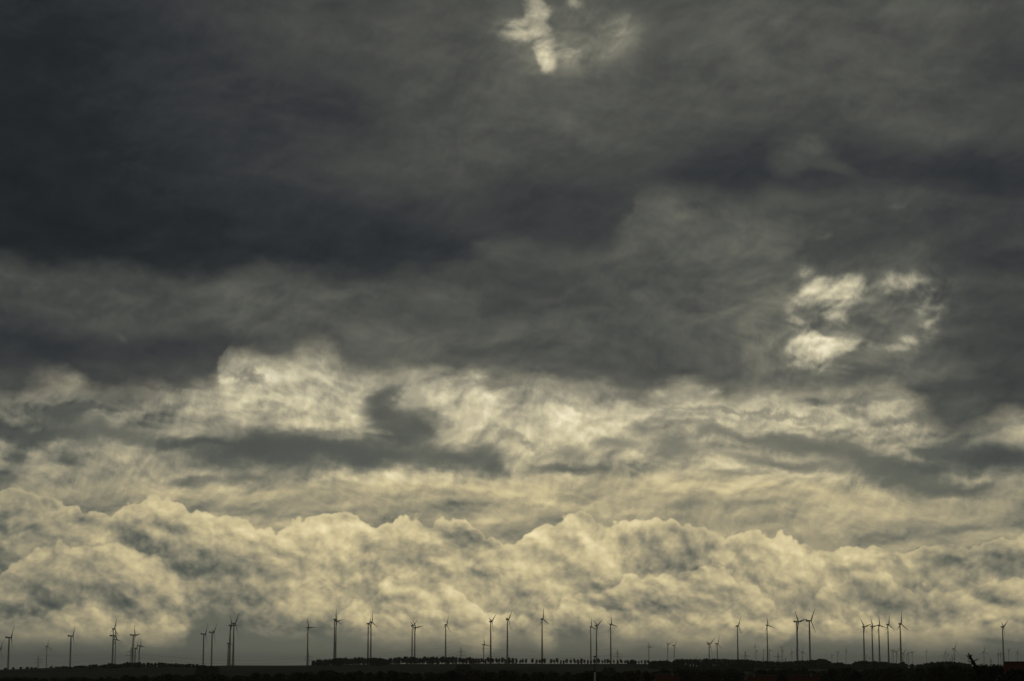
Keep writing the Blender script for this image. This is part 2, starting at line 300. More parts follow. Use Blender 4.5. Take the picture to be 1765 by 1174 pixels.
MAT = {
 'concrete': mat('tower_concrete', (.30, .29, .27), (.36, .35, .32), 9, .75),
 'steel': mat('tower_steel', (.36, .36, .35), (.42, .42, .40), 14, .45),
 'blade': mat('blade_gelcoat', (.34, .34, .33), (.40, .40, .39), 10, .4),
 'galvanised': mat('galvanised_steel', (.16, .165, .17), (.24, .24, .24), 2, .5, metal=.6),
 'wire': mat('aluminium_wire', (.10, .10, .10), (.14, .14, .14), 3, .5, metal=.5),
 'ground': mat('field_soil', (.022, .024, .020), (.042, .042, .030), 240, 1.0, 8, (1, .35, 1), spec=0.0),
 'leaf_far': mat('far_foliage', (.020, .026, .014), (.050, .052, .026), 3.0, .8, spec=.05),
 'leaf_dark': mat('dark_foliage', (.018, .023, .012), (.045, .045, .020), 2.2, .8, spec=.05),
 'leaf_autumn': mat('turning_foliage', (.030, .030, .013), (.075, .060, .022), 2.0, .8, spec=.05),
 'needle': mat('needles', (.012, .020, .012), (.028, .036, .018), 1.0, .8, spec=.05),
 'bark': mat('bark', (.045, .038, .030), (.08, .07, .055), .5, .9),
 'tile': mat('clay_tiles', (.040, .017, .012), (.062, .026, .018), 1.4, .95, 5, (1, 1, 4), spec=.05),
 'render': mat('wall_render', (.22, .21, .18), (.30, .28, .24), 3, .9),
 'ridge': mat('mortar', (.14, .135, .125), (.20, .19, .175), 1, .9),
 'glass': mat('window_glass', (.03, .035, .04), (.05, .055, .06), 1, .15),
 'white': mat('white_paint', (.30, .30, .29), (.38, .38, .36), 1.5, .5),
 'dark': mat('dark_paint', (.05, .05, .05), (.07, .07, .07), 1, .5),
}
COL = sc.collection
def obj(name, bm, m, parent=None):
    me = bpy.data.meshes.new(name); bm.to_mesh(me); bm.free()
    for k in ([m] if isinstance(m, str) else m): me.materials.append(MAT[k])
    o = bpy.data.objects.new(name, me); COL.objects.link(o); o.parent = parent; return o
def smooth(o):
    for p in o.data.polygons: p.use_smooth = True
    return o
def empty(name, loc, rz=0.0):
    o = bpy.data.objects.new(name, None); COL.objects.link(o); o.location = loc; o.rotation_euler = (0, 0, rz); o.empty_display_size = 1; return o
def tag(o, label=None, cat=None, group=None, kind=None):
    for k, v in (('label', label), ('category', cat), ('group', group), ('kind', kind)):
        if v: o[k] = v
    return o
def clone(o, parent=None):
    c = o.copy(); COL.objects.link(c); c.parent = parent
    for ch in KIDS.get(o.name, []): clone(ch, c)
    return c
KIDS = {}
def ring(bm, c, r, n, ax='z', ry=None):
    out = []
    for k in range(n):
        a = 2 * math.pi * k / n; p, q = r * math.cos(a), (ry or r) * math.sin(a)
        out.append(bm.verts.new((c[0] + p, c[1] + q, c[2]) if ax == 'z' else (c[0], c[1] + p, c[2] + q)))
    return out
def loft(bm, rings, caps=True):
    for a, b in zip(rings, rings[1:]):
        n = len(a)
        for k in range(n): bm.faces.new((a[k], a[(k + 1) % n], b[(k + 1) % n], b[k]))
    if caps: bm.faces.new(rings[0][::-1]); bm.faces.new(rings[-1])
def bar(bm, a, b, r, n=4, r2=None):
    a, b = Vector(a), Vector(b); d = (b - a).normalized()
    u = d.cross(Vector((0, 0, 1)) if abs(d.z) < .9 else Vector((1, 0, 0))).normalized(); v = d.cross(u)
    rr = []
    for p, q in ((a, r), (b, r2 or r)):
        rr.append([bm.verts.new(p + (u * math.cos(2 * math.pi * k / n + .4) + v * math.sin(2 * math.pi * k / n + .4)) * q) for k in range(n)])
    loft(bm, rr)
def box(bm, c, s, bev=0.0):
    g = bmesh.ops.create_cube(bm, size=1.0, matrix=Matrix.Translation(c) @ Matrix.Diagonal((*s, 1)))
    if bev: bmesh.ops.bevel(bm, geom=list({e for v in g['verts'] for e in v.link_edges}), offset=bev, segments=2, affect='EDGES')

# ------------------------------------------------------------------ ground
def interp(pts, x):
    if x <= pts[0][0]: return pts[0][1]
    for (a, p), (b, q) in zip(pts, pts[1:]):
        if x <= b: return p + (q - p) * (x - a) / (b - a)
    return pts[-1][1]
SKYL = [(-600,1157),(0,1155),(110,1151.5),(200,1150.5),(350,1149.5),(420,1147.8),(590,1146.8),(680,1145.2),(1100,1145.0),(1200,1149),(1400,1152),(1600,1154),(1765,1156),(2400,1158)]
RIDGE = 4600.0
def ridge_z(az):
    x = 882.5 + F * math.tan(max(-1.2, min(1.2, az))) * math.cos(PITCH)
    return (HORIZON - interp(SKYL, x)) * RIDGE / F
def ground_z(az, r):
    rz = ridge_z(az)
    z = interp([(0,-15),(500,-16),(1300,-18.5),(2400,-25),(3300,-22),(4100,rz*.5-8.5),(4500,rz-.6),(RIDGE,rz),(4800,rz-.6),(6000,rz-10),(8000,-38),(12000,-62),(20000,-100),(40000,-230),(70000,-520)], r)
    if r > 500: z += .5 * math.sin(az * 37 + r * .0031) + .35 * math.sin(az * 91 - r * .0063)
    return z
def place(x, y, D):             # photograph pixel at horizontal distance D -> world point
    a, e = azel(x, y); return Vector((D * math.sin(a), D * math.cos(a), D * math.tan(e)))
def on_ground(x, D):
    a, e = azel(x, 1146); return Vector((D * math.sin(a), D * math.cos(a), ground_z(a, D)))
azs = sorted({round(R(k), 5) for k in range(-180, 181, 6)} | {round(R(k * .25), 5) for k in range(-80, 81)})[:-1]
rs = [1, 60, 200, 500, 800, 1000, 1300, 1600, 2000, 2400, 2800, 3300, 3600, 3900, 4100, 4300, 4500, 4600, 4700, 4800, 5200, 6000, 7000, 8000, 10000, 12000, 16000, 20000, 28000, 40000, 70000]
bm = bmesh.new(); rows = []
for r in rs: rows.append([bm.verts.new((r * math.sin(a), r * math.cos(a), ground_z(a, r))) for a in azs])
cv = bm.verts.new((0, 0, -15)); n = len(azs)
for k in range(n):
    bm.faces.new((cv, rows[0][(k + 1) % n], rows[0][k]))
    for a, b in zip(rows, rows[1:]): bm.faces.new((a[k], a[(k + 1) % n], b[(k + 1) % n], b[k]))
bmesh.ops.recalc_face_normals(bm, faces=bm.faces)
g = smooth(obj('ground', bm, 'ground')); tag(g, kind='structure')

# ------------------------------------------------------------------ wind turbines
def tower_mesh(kind):
    bm = bmesh.new()
    prof = [(0, 5.0), (.08, 4.3), (.2, 3.6), (.4, 2.95), (.65, 2.25), (.85, 1.8), (1, 1.5)] if kind == 'E' else [(0, 2.7), (.3, 2.55), (.6, 2.3), (1, 1.75)]
    loft(bm, [ring(bm, (0, 0, z), r, 20) for z, r in prof]); me = bpy.data.meshes.new('tower'); bm.to_mesh(me); bm.free()
    me.materials.append(MAT['concrete' if kind == 'E' else 'steel'])
    for p in me.polygons: p.use_smooth = True
    return me
def nacelle_mesh(kind):
    bm = bmesh.new()
    if kind == 'E':
        loft(bm, [ring(bm, (x, 0, 0), r, 16, 'x') for x, r in [(-6.5, .3), (-6, 1.1), (-4.5, 2.0), (-2, 2.8), (.5, 3.1), (2.2, 3.0), (3.2, 2.6)]])
    else:
        box(bm, (-3.0, 0, .35), (14.0, 3.8, 3.8), .5); box(bm, (-8.4, 0, 2.9), (1.6, 3.0, 1.7), .15); box(bm, (-6.0, 0, 2.45), (3.0, 2.6, .6), .1)
        loft(bm, [ring(bm, (x, 0, 0), r, 12, 'x') for x, r in [(3.9, 1.7), (4.3, 1.5)]])
    me = bpy.data.meshes.new('nacelle'); bm.to_mesh(me); bm.free(); me.materials.append(MAT['blade']); return me
def hub_mesh(kind):
    bm = bmesh.new(); s = 1.25 if kind == 'E' else 1.0
    loft(bm, [ring(bm, (x, 0, 0), r * s, 14, 'x') for x, r in [(-2.0, 1.7), (-.8, 1.95), (.6, 1.8), (1.8, 1.2), (2.4, .4)]])
    me = bpy.data.meshes.new('hub'); bm.to_mesh(me); bm.free(); me.materials.append(MAT['blade'])
    for p in me.polygons: p.use_smooth = True
    return me
def blade_mesh():
    bm = bmesh.new(); rr = []
    for t_, chord, thick, tw in [(0, 2.0, 2.0, 0), (.04, 2.0, 1.9, 0), (.1, 3.0, 1.5, 16), (.2, 3.7, 1.0, 13), (.35, 3.0, .7, 9), (.55, 2.2, .45, 6), (.75, 1.6, .3, 3), (.92, 1.1, .18, 1), (1.0, .35, .08, 0)]:
        z = 1.2 + t_ * 39.8; chord *= 1.35; thick *= 1.5; a = R(tw); row = []
        for k in range(12):
            th = 2 * math.pi * k / 12; y = math.cos(th) * chord / 2 - (chord * .12 if t_ > .05 else 0); x = math.sin(th) * thick / 2 * (1 if t_ <= .05 else (1 + .5 * math.cos(th)))
            row.append(bm.verts.new((x * math.cos(a) - y * math.sin(a) + 1.6 * t_ + 2.4 * t_ * t_, x * math.sin(a) + y * math.cos(a), z)))
        rr.append(row)
    loft(bm, rr); me = bpy.data.meshes.new('blade'); bm.to_mesh(me); bm.free(); me.materials.append(MAT['blade'])
    for p in me.polygons: p.use_smooth = True
    return me
TM = {k: (tower_mesh(k), nacelle_mesh(k), hub_mesh(k)) for k in 'EB'}; BLADE = blade_mesh()
def turbine(x, y, Lpx, theta, s, kind, label, group):
    D = min(41.0 * F / Lpx, 15500.0); k = Lpx * D / F / 41.0
    hub = place(x, y, D); f = math.atan2(hub.x, hub.y); q = math.sqrt(1 - s * s)
    a = Vector((math.cos(f) * q + math.sin(f) * s, -math.sin(f) * q + math.cos(f) * s, 0)); hx = 5.6 if kind == 'B' else 4.6
    base = hub - a * hx * k; gz = ground_z(f, D) - 1.0; H = (hub.z - gz) / k
    root = empty('wind_turbine', (base.x, base.y, gz), math.atan2(a.y, a.x)); root.scale = (k, k, k); tag(root, label, 'wind turbine', group)
    def part(nm, me, loc, sc_=(1, 1, 1), rot=(0, 0, 0)):
        o = bpy.data.objects.new(nm, me); COL.objects.link(o); o.parent = root; o.location = loc; o.scale = sc_; o.rotation_euler = rot
    tm, nm_, hm = TM[kind]
    part('tower', tm, (0, 0, 0), (1, 1, H - 1.6)); part('nacelle', nm_, (0, 0, H)); part('hub', hm, (hx, 0, H))
    for j in range(3): part('blade', BLADE, (hx, 0, H), (1, 1, 1), (R(theta + 120 * j), 0, 0))
GL, GM, GR, GF = 'turbines on the left skyline', 'turbines behind the middle tree row', 'turbines on the right skyline', 'small hazy turbines far off'
TURB = [
 (1.4,1119.7,20,37,.2,'B','small turbine cut by the left edge of the view',GL),
 (19.5,1100,25.5,33,.16,'B','grey wind turbine second from the left edge, blades edge-on, standing alone',GL),
 (82.2,1115.4,11.8,0,.66,'B','small faint wind turbine near the left edge, between two taller lone turbines',GL),
 (125.8,1097.3,23.5,30,.15,'B','lone tall turbine at left where the low wood begins, blades nearly edge-on',GL),
 (197.4,1084.8,19,12,.48,'E','highest turbine of the tight left cluster of three, its hub above the others',GL),
 (198.6,1097,24,-8,.2,'B','turbine of the left cluster with its nacelle just under the highest hub',GL),
 (201,1103.2,14,-15,.62,'B','smallest, right-hand turbine of the tight left cluster of three',GL),
 (232.8,1095.7,22.5,-34,.28,'B','tallest turbine of the group beside the lattice pylon at left',GL),
 (235.8,1118.4,19,15,.3,'B','turbine with the lowest hub in the group beside the left pylon',GL),
 (242.8,1114,17.5,-22,.33,'B','right-hand turbine of the group beside the left pylon',GL),
 (354.4,1094,22.3,30,.18,'B','left one of two slim turbines above the dark bush',GL),
 (368.7,1091,22,45,.25,'B','right one of two slim turbines beside the dark bush',GL),
 (395.4,1110,18.3,-24,.33,'E','low-hubbed turbine at the left of the crowded trio on the bare field edge',GL),
 (399.4,1078.8,22,-30,.4,'E','middle turbine of the crowded trio on the bare field edge',GL),
 (405.6,1075.6,23,33,.42,'E','tallest, right-hand turbine of the crowded trio on the bare field edge',GL),
 (532.6,1082.3,19,90,.56,'E','lone turbine with one blade level to the right, at the end of the bare field',GM),
 (579.2,1068.7,21,-6,.42,'E','stout turbine over the block of trees, in front of its twin',GM),
 (581.2,1071.5,17.5,82,.48,'E','turbine almost hidden behind the stout one over the block of trees',GM),
 (637,1075.8,20,30,.22,'E','left one of a close pair of turbines above the smooth dark copse',GM),
 (641.6,1073.3,19.5,-5,.45,'E','right one of a close pair of turbines above the smooth dark copse',GM),
 (712.4,1079.5,18,55,.42,'E','left one of the turbine pair above the avenue trees with blades spread like a Y',GM),
 (716.8,1082.8,18.5,80,.6,'E','right one of the avenue pair, one blade reaching up to the right',GM),
 (770.2,1078,18.5,14,.42,'E','single tall turbine just left of a lattice pylon above the avenue',GM),
 (835.4,1112,15,-22,.6,'B','small low turbine beside a tall one above the avenue',GM),
 (848,1072,20.5,50,.38,'E','tall turbine just right of the small low one in the middle',GM),
 (876.8,1068.7,21,40,.36,'E','tall middle turbine with one blade hanging down to the right',GM),
 (936.3,1067.8,20.5,-4,.48,'E','tall turbine standing alone in the wide gap at the middle of the skyline',GM),
 (1019.8,1081.4,17,-12,.5,'E','left one of two turbines behind the slim white mast',GM),
 (1029.8,1079,19.2,58,.46,'E','right one of two turbines behind the slim white mast, blades in a Y',GM),
 (1054.2,1076.9,18,-15,.52,'E','tall turbine left of the pylon that follows the white mast',GM),
 (1119.6,1116,11.3,-30,.6,'B','small hazy turbine, first right of the broken avenue, standing alone',GM),
 (1151.9,1111.5,10,70,.6,'B','left one of two small hazy turbines over the darker copse',GM),
 (1163.2,1113.7,11.3,35,.52,'B','right one of two small hazy turbines over the darker copse',GM),
 (1224,1111.2,16.5,48,.6,'B','small turbine with widely spread blades over the ragged tree row',GR),
 (1237.8,1110.4,14.5,12,.5,'B','small turbine just right of the one with widely spread blades',GR),
 (1272.8,1079.7,18,25,.42,'E','tall lone turbine over the ragged tree row, one blade down to the right',GR),
 (1323.6,1078.6,17.5,-16,.58,'E','tall lone turbine among a cluster of faint far ones',GR),
 (1376.4,1072.5,25,80,.5,'B','left one of the tallest pair with box nacelles, a blade pointing up right',GR),
 (1398,1071,25,28,.45,'B','right one of the tallest pair with box nacelles, at the tree clump',GR),
 (1490.2,1081.3,20,75,.6,'E','first from the left of the five turbines in a row at right',GR),
 (1504.7,1080.4,19,85,.5,'E','second from the left of the five turbines in a row at right',GR),
 (1516.4,1078.7,19,-16,.52,'E','middle one of the five turbines in a row at right',GR),
 (1532.2,1077.5,20,0,.48,'E','fourth of the five turbines in a row at right, blades in an inverted Y',GR),
 (1553.5,1076.2,22,0,.52,'E','last and tallest of the five turbines in a row at right',GR),
 (1730,1081.4,20,60,.33,'E','tall lone turbine near the right edge beside the red roof',GR),
 (1302,1114.6,6.5,10,.4,'B','faint turbine, highest of the far ones left of the lone tall turbine',GF),
 (1304.6,1122.8,5.5,60,.5,'B','faint turbine tucked just right of and below a higher far one',GF),
 (1316.8,1121.4,6,0,.4,'B','faint far turbine close on the left of a tall lone turbine',GF),
 (1327,1121.9,7.5,90,.85,'B','faint far turbine with a level blade close on the right of a tall one',GF),
 (1347.8,1117.5,6,50,.6,'B','faint thin turbine, the higher of two right of the small pylon',GF),
 (1349.8,1122,6,10,.5,'B','faint thin turbine, the lower of two right of the small pylon',GF),
 (1365.6,1125,9,-15,.82,'B','small dark turbine left of the tallest pair, blade level to the right',GF),
 (1373.8,1123,9,-40,.7,'B','small turbine mostly hidden behind the left one of the tallest pair',GF),
 (1384,1124.5,10,0,.68,'B','small dark turbine standing between the tallest pair',GF),
 (1434.5,1131,6,90,.7,'B','tiny pale turbine above the right slope of the tree clump',GF),
 (1444.3,1126,7,60,.7,'B','pale small turbine, blades in a Y, between tree clump and its neighbour',GF),
 (1458.9,1122.6,7.5,0,.6,'B','pale small turbine left of the row of five',GF),
 (1493.8,1131.5,5,60,.7,'B','tiny turbine just right of the first in the row of five',GF),
 (1499.2,1135,4.5,0,.7,'B','tiny turbine just left of the second in the row of five',GF),
 (1538,1123,7,-70,.7,'B','pale turbine, leftmost of three between the last two of the row',GF),
 (1540.4,1123,7,-50,.7,'B','pale turbine, middle of three between the last two of the row',GF),
 (1545.8,1125,11,45,.7,'B','small dark turbine between the last two of the row, blade reaching left',GF),
 (1557.7,1126.9,11,40,.55,'B','small dark turbine peeping out right of the last in the row',GF),
 (1563.5,1129,6,20,.5,'B','faint turbine, first of three pale ones right of the row',GF),
 (1566.7,1126.9,7,75,.5,'B','faint turbine, second of three pale ones right of the row',GF),
 (1572.8,1125.6,7.5,60,.55,'B','faint turbine, third of three pale ones right of the row',GF),
 (1597.4,1123.3,6,0,.7,'B','lone faint turbine over the gap in the trees right of the row',GF),
 (1627.5,1130.6,5,30,.5,'B','tiny faint turbine left of a brighter thin one above the right wood',GF),
 (1630.6,1124.7,7,10,.5,'B','thin faint turbine above the left part of the right wood',GF),
 (1634.3,1129.6,5,70,.5,'B','tiny faint turbine between a thin one and the pylon of the right wood',GF),
 (1645.9,1119.2,12,20,.55,'B','small clear turbine standing over the middle of the right wood',GF),
 (1657.4,1135.6,4,0,.6,'B','tiny turbine low over the slope of the right wood',GF),
 (1662.8,1135.6,4,40,.6,'B','tiny turbine midway down the slope of the right wood',GF),
 (1668.8,1132.6,5,80,.6,'B','tiny turbine just left of the leaning treetop',GF),
 (1696.5,1124.2,10,0,.85,'B','faint turbine right of the leaning treetop with a long blade drooping right',GF),
 (1721.5,1128.7,10,-20,.5,'B','small dark turbine close on the left of the lone tall one near the right edge',GF),
 (1725.5,1127.7,8,90,.7,'B','small turbine squeezed between a dark small one and the tall right one',GF),
 (1738.7,1121.7,6.5,60,.7,'B','faint turbine above the red roof, blades in a Y',GF),
 (1754.5,1125.7,7.5,5,.7,'B','faint turbine above the roof nearest the right edge',GF),
]
for row in TURB: turbine(*row)

# ------------------------------------------------------------------ pylons and wires
def lattice(bm, H, w0, w1, n, r):
    lev = [(H * k / n, w0 + (w1 - w0) * (k / n) ** .8) for k in range(n + 1)]
    for (z0, a), (z1, b) in zip(lev, lev[1:]):
        P4 = [(-1, -1), (1, -1), (1, 1), (-1, 1)]
        for i in range(4):
            p, q = P4[i], P4[(i + 1) % 4]
            bar(bm, (p[0] * a, p[1] * a, z0), (p[0] * b, p[1] * b, z1), r)
            bar(bm, (p[0] * a, p[1] * a, z0), (q[0] * b, q[1] * b, z1), r * .6, 3); bar(bm, (q[0] * a, q[1] * a, z0), (p[0] * b, p[1] * b, z1), r * .6, 3)
            bar(bm, (p[0] * b, p[1] * b, z1), (q[0] * b, q[1] * b, z1), r * .6, 3)
def make_pylon():
    root = empty('pylon', (0, 0, 0)); bm = bmesh.new(); lattice(bm, 46, 3.4, .6, 9, .17); bar(bm, (0, 0, 46), (0, 0, 52), .2, 4, .08)
    kids = [obj('lattice_mast', bm, 'galvanised', root)]
    for z, w in ((36, 9.5), (27, 13.5)):
        bm = bmesh.new()
        for s in (-1, 1):
            for y in (-.7, .7):
                bar(bm, (0, y, z), (s * w, 0, z), .22); bar(bm, (0, y, z + 2.2), (s * w, 0, z), .18)
            for k in range(1, 5):
                t_ = k / 5; bar(bm, (s * w * t_, .7 * (1 - t_), z), (s * w * t_, 0, z + 2.2 * (1 - t_)), .12, 3)
            for f_ in (.55, 1.0): bar(bm, (s * w * f_, 0, z), (s * w * f_, 0, z - 2.6), .16, 5)
        kids.append(obj('crossarm', bm, 'galvanised', root))
    KIDS[root.name] = kids; return root
PYL = [(65.8,1128,6700,'faint lattice pylon near the left edge between two lone turbines'),
 (225.6,1112,4650,'lattice pylon standing left of the turbine group over the low wood'),
 (531.4,1122.5,6300,'lattice pylon half hidden behind the lone turbine at the end of the bare field'),
 (794.3,1113,5600,'lattice pylon with two crossarms above the middle of the avenue'),
 (1064.6,1118,5400,'lattice pylon above the broken part of the avenue'),
 (1200.8,1130,9500,'tiny faint pylon above the ragged tree row'),
 (1285,1119,9300,'very faint tall pylon right of a tall lone turbine'),
 (1315.4,1132,8800,'tip of a pylon just over the trees left of the tall lone turbine'),
 (1341.4,1121,7400,'small lattice pylon among faint turbines'),
 (1354,1132,8600,'tip of a pylon over the trees beside the small dark turbine'),
 (1641.6,1126.5,8200,'small pylon on the right wood beside the small clear turbine'),
 (1708,1132,8400,'squat pylon over the dark trees right of the leaning treetop')]
pyl0 = make_pylon(); pyls = []
for i, (x, y, D, lab) in enumerate(PYL):
    o = pyl0 if i == 0 else clone(pyl0)
    top = place(x, y, D); p = on_ground(x, D); o.location = (p.x, p.y, p.z - 1); k = (top.z - p.z + 1) / 52.0; o.scale = (k, k, k)
    o.rotation_euler = (0, 0, -math.atan2(p.x, p.y) + R((12, -20, 15, 10, -12, 0, 10, 40, 20, 35, 10, 30)[i])); tag(o, lab, 'pylon', 'electricity pylons'); pyls.append((o, k))
def attach(o, k, x, z):
    a = o.rotation_euler[2]; return Vector(o.location) + Vector((x * k * math.cos(a), x * k * math.sin(a), z * k))
for (i, j, lab) in ((0, 1, 'thin power line sagging from the left edge pylon to the pylon over the low wood'), (1, 2, 'thin power line sagging over the bare field between two pylons'),
                    (2, 3, 'thin power line above the block of trees left of the middle pylon'), (3, 4, 'thin power line sagging over the middle of the avenue')):
    bm = bmesh.new()
    for x, z in ((9.5, 33.4), (-9.5, 33.4), (13.5, 24.4), (-13.5, 24.4), (0, 52)):
        A, B = attach(*pyls[i], x, z), attach(*pyls[j], x, z)
        pts = [A.lerp(B, t_ / 14) - Vector((0, 0, 14 * 4 * (t_ / 14) * (1 - t_ / 14))) for t_ in range(15)]
        for p, q in zip(pts, pts[1:]): bar(bm, p, q, .13, 3)
    bmesh.ops.translate(bm, verts=bm.verts, vec=-A); o = obj('power_line', bm, 'wire'); o.location = A; tag(o, lab, 'power line')

# ------------------------------------------------------------------ trees
def leaf(bm, c, s, rnd):
    n = Vector((rnd.gauss(0, 1), rnd.gauss(0, 1), rnd.gauss(0, 1))).normalized(); u = n.orthogonal().normalized(); v = n.cross(u)
    bm.faces.new([bm.verts.new(c + u * s * a + v * s * b) for a, b in ((-1, -.5), (.2, -.9), (1, .2), (-.1, .8))])
def crown_bm(seed, H, wid, bottom, leaves, ls, lumps=7, cone=False):
    rnd = random.Random(seed); bm = bmesh.new(); cs = []
    for k in range(lumps):
        t_ = (k + .5) / lumps; a = rnd.uniform(0, 6.28); z = bottom + (H - bottom) * (.15 + .75 * t_)
        env = (1 - t_ * .95) if cone else math.sin(math.pi * (.15 + .75 * t_)) ** .6
        rr = wid * env * rnd.uniform(.15, .6); cs.append((Vector((rr * math.cos(a), rr * math.sin(a), z)), wid * env * rnd.uniform(.45, .75) + .25))
    for _ in range(leaves):
        c, r = rnd.choice(cs); d = Vector((rnd.gauss(0, 1), rnd.gauss(0, 1), rnd.gauss(0, 1))).normalized() * r * rnd.uniform(.35, 1.08) ** .6
        p = c + Vector((d.x, d.y, d.z * .85))
        if p.z > max(.1, bottom * .8): leaf(bm, p, ls * rnd.uniform(.6, 1.3), rnd)
    return bm
def trunk_bm(seed, H, r, bottom, limbs):
    rnd = random.Random(seed + 99); bm = bmesh.new(); p = Vector((0, 0, -.5)); top = Vector((rnd.uniform(-.4, .4), rnd.uniform(-.4, .4), H * .85)); q = p.lerp(top, .45)
    bar(bm, p, q, r, 7, r * .7); bar(bm, q, top, r * .7, 6, r * .15)
    for k in range(limbs):
        a = rnd.uniform(0, 6.28); z = p.lerp(top, rnd.uniform(max(.2, bottom / H), .75)); l = H * rnd.uniform(.16, .3)
        bar(bm, z, z + Vector((math.cos(a) * l * .8, math.sin(a) * l * .8, l * .75)), r * .4, 4, r * .1)
    return bm
def make_tree(name, seed, H, wid, bottom, leaves, ls, m, r=.35, lumps=7, limbs=5, cone=False):
    root = empty(name, (0, 0, 0))
    KIDS[root.name] = [obj('crown', crown_bm(seed, H, wid, bottom, leaves, ls, lumps, cone), m, root), obj('trunk', trunk_bm(seed, H, r, bottom, limbs), 'bark', root)]
    root['H'] = H; return root
PROTO = {
 'avenue': [make_tree('avenue_tree', 10 + k, 15, 5.2 + .7 * (k % 3), 2.4, 800, .7, 'leaf_far') for k in range(5)],
 'hedge': [make_tree('avenue_tree', 20 + k, 15, 5.4 + .7 * (k % 3), -.5, 800, .7, 'leaf_far', lumps=9) for k in range(4)],
 'wood': [make_tree('broadleaf_tree', 30 + k, 16, 5.2, -1.5, 900, .85, 'leaf_far', lumps=12) for k in range(4)],
 'near': [make_tree('broadleaf_tree', 50 + k, 14, 4.8, 1.4, 2600, .34, ['leaf_dark', 'leaf_autumn', 'leaf_dark', 'leaf_autumn', 'leaf_dark'][k], lumps=14, limbs=9) for k in range(5)],
}
USED = set()
def put_tree(kind, x, ytop, D, label, group, rnd, wide=1.0, lift=0.0):
    src = rnd.choice(PROTO[kind]); o = src if src.name not in USED else clone(src); USED.add(src.name)
    if kind == 'wood' and wide > 1.45: wide = 1.25
    p = on_ground(x, D); top = place(x, ytop, D).z; h = max(2.0, top - p.z); k = h / src['H']
    w = wide * max(k, .75 if kind == 'wood' else .35); o.location = (p.x, p.y, p.z - .3); o.scale = (w * rnd.uniform(.85, 1.2), w * rnd.uniform(.85, 1.2), k); o.rotation_euler = (0, 0, rnd.uniform(0, 6.28))
    tag(o, label, 'tree', group)
rnd = random.Random(5)
AV = 'avenue trees along the middle skyline'; AVL = 'small stemmed tree in the long even avenue on the middle skyline'
x = 592.0
while x < 1118:
    if x < 636 or 670 < x:
        gap = 5.6 if x > 850 else 4.2
        if not (x > 850 and rnd.random() < .10): put_tree('hedge' if (x < 850 and rnd.random() < .8) or (x > 850 and rnd.random() < .3) else 'avenue', x, interp([(590,1133.5),(700,1133),(760,1132.5),(860,1135),(1118,1137.5)], x) + rnd.uniform(-1.2, 2.4), rnd.uniform(4560, 4640), AVL, AV, rnd, wide=.95)
        x += gap * rnd.uniform(.75, 1.25)
    else: x += 2
x = 1163.0
while x < 1300:
    put_tree('avenue', x, interp([(1163,1137),(1230,1136),(1300,1138)], x) + rnd.uniform(-.6, 1.0), rnd.uniform(4500, 4620), 'stemmed tree in the closed ragged row right of the darker copse', 'ragged row of trees right of the copse', rnd, wide=1.05); x += 4.3 * rnd.uniform(.8, 1.2)
def wood(pts, D0, D1, gap, label, group, kind='wood', wide=1.0, jit=1.2):
    x = pts[0][0]
    while x < pts[-1][0]:
        put_tree(kind, x, interp(pts, x) + rnd.uniform(-jit * .4, jit), rnd.uniform(D0, D1), label, group, rnd, wide); x += gap * rnd.uniform(.75, 1.25)
for x, y, w in ((10,1151.5,1), (23,1150.6,1), (36,1150.2,1), (47,1149.6,1.1), (55,1150.2,1), (62,1150.6,1), (88.5,1148.6,1), (97,1149.5,1)):
    put_tree('wood', x, y, 4640, 'tiny round bush standing apart on the bare skyline at the far left', 'tiny bushes on the left skyline', rnd, wide=1.0)
wood([(103,1148.5),(120,1149.5),(128,1149),(135,1146.5),(150,1147.5),(160,1144.5),(175,1147),(190,1142.5),(205,1145),(218,1141.5),(240,1142),(262,1142.5),(275,1142),(300,1142.8),(312,1145),(330,1144),(347,1146.5)], 4300, 4560, 5.6,
     'dark bushy tree in the low lumpy wood on the left skyline', 'low wood on the left skyline', wide=1.4)
wood([(344,1148),(352,1147),(366,1147.5),(374,1149.5)], 3300, 3400, 4.5, 'tree of the dark rounded clump below two slim turbines', 'dark clump below the slim turbine pair', wide=1.3)
wood([(539,1138.5),(545,1137),(560,1136.5),(575,1135.5),(582,1134),(592,1134)], 4380, 4500, 4.0, 'tree in the square-ended block at the right end of the bare field', 'square-ended block of trees', wide=1.05, jit=.6)
wood([(638,1134),(645,1133.5),(655,1134),(664,1136),(668,1138)], 4380, 4480, 3.4, 'tree in the smooth dark copse that interrupts the avenue', 'smooth copse in the avenue', wide=1.1, jit=.4)
wood([(1121,1140),(1130,1138.8),(1148,1138.5),(1158,1140),(1164,1138.5),(1176,1140.5)], 3900, 4050, 4.2, 'tree in the darker copse in front of the avenue end', 'darker copse at the avenue end', wide=1.2)
wood([(1082,1138),(1096,1137.5)], 4500, 4560, 4.5, 'tree of the small pair-wide clump just right of the pylon', 'clump right of the pylon', wide=1.1)
wood([(1300,1138.5),(1330,1140),(1350,1140.5),(1365,1139.5),(1380,1138),(1395,1138),(1402,1137),(1412,1135),(1425,1136),(1433,1140),(1437,1144)], 4200, 4420, 5.2,
     'tree in the wood that rises to a dome behind the tallest turbine pair', 'domed wood below the tallest pair', wide=1.5, jit=.8)
wood([(1438,1142.5),(1448,1141.5),(1456,1144),(1468,1144),(1478,1139.5),(1488,1137.5),(1496,1140),(1506,1139.5),(1520,1139.5),(1530,1141),(1540,1142),(1548,1143),(1556,1141),(1563,1144)], 4100, 4300, 5.2,
     'tree in the lumpy line at the feet of the five turbines', 'trees at the feet of the five turbines', wide=1.5, jit=1.0)
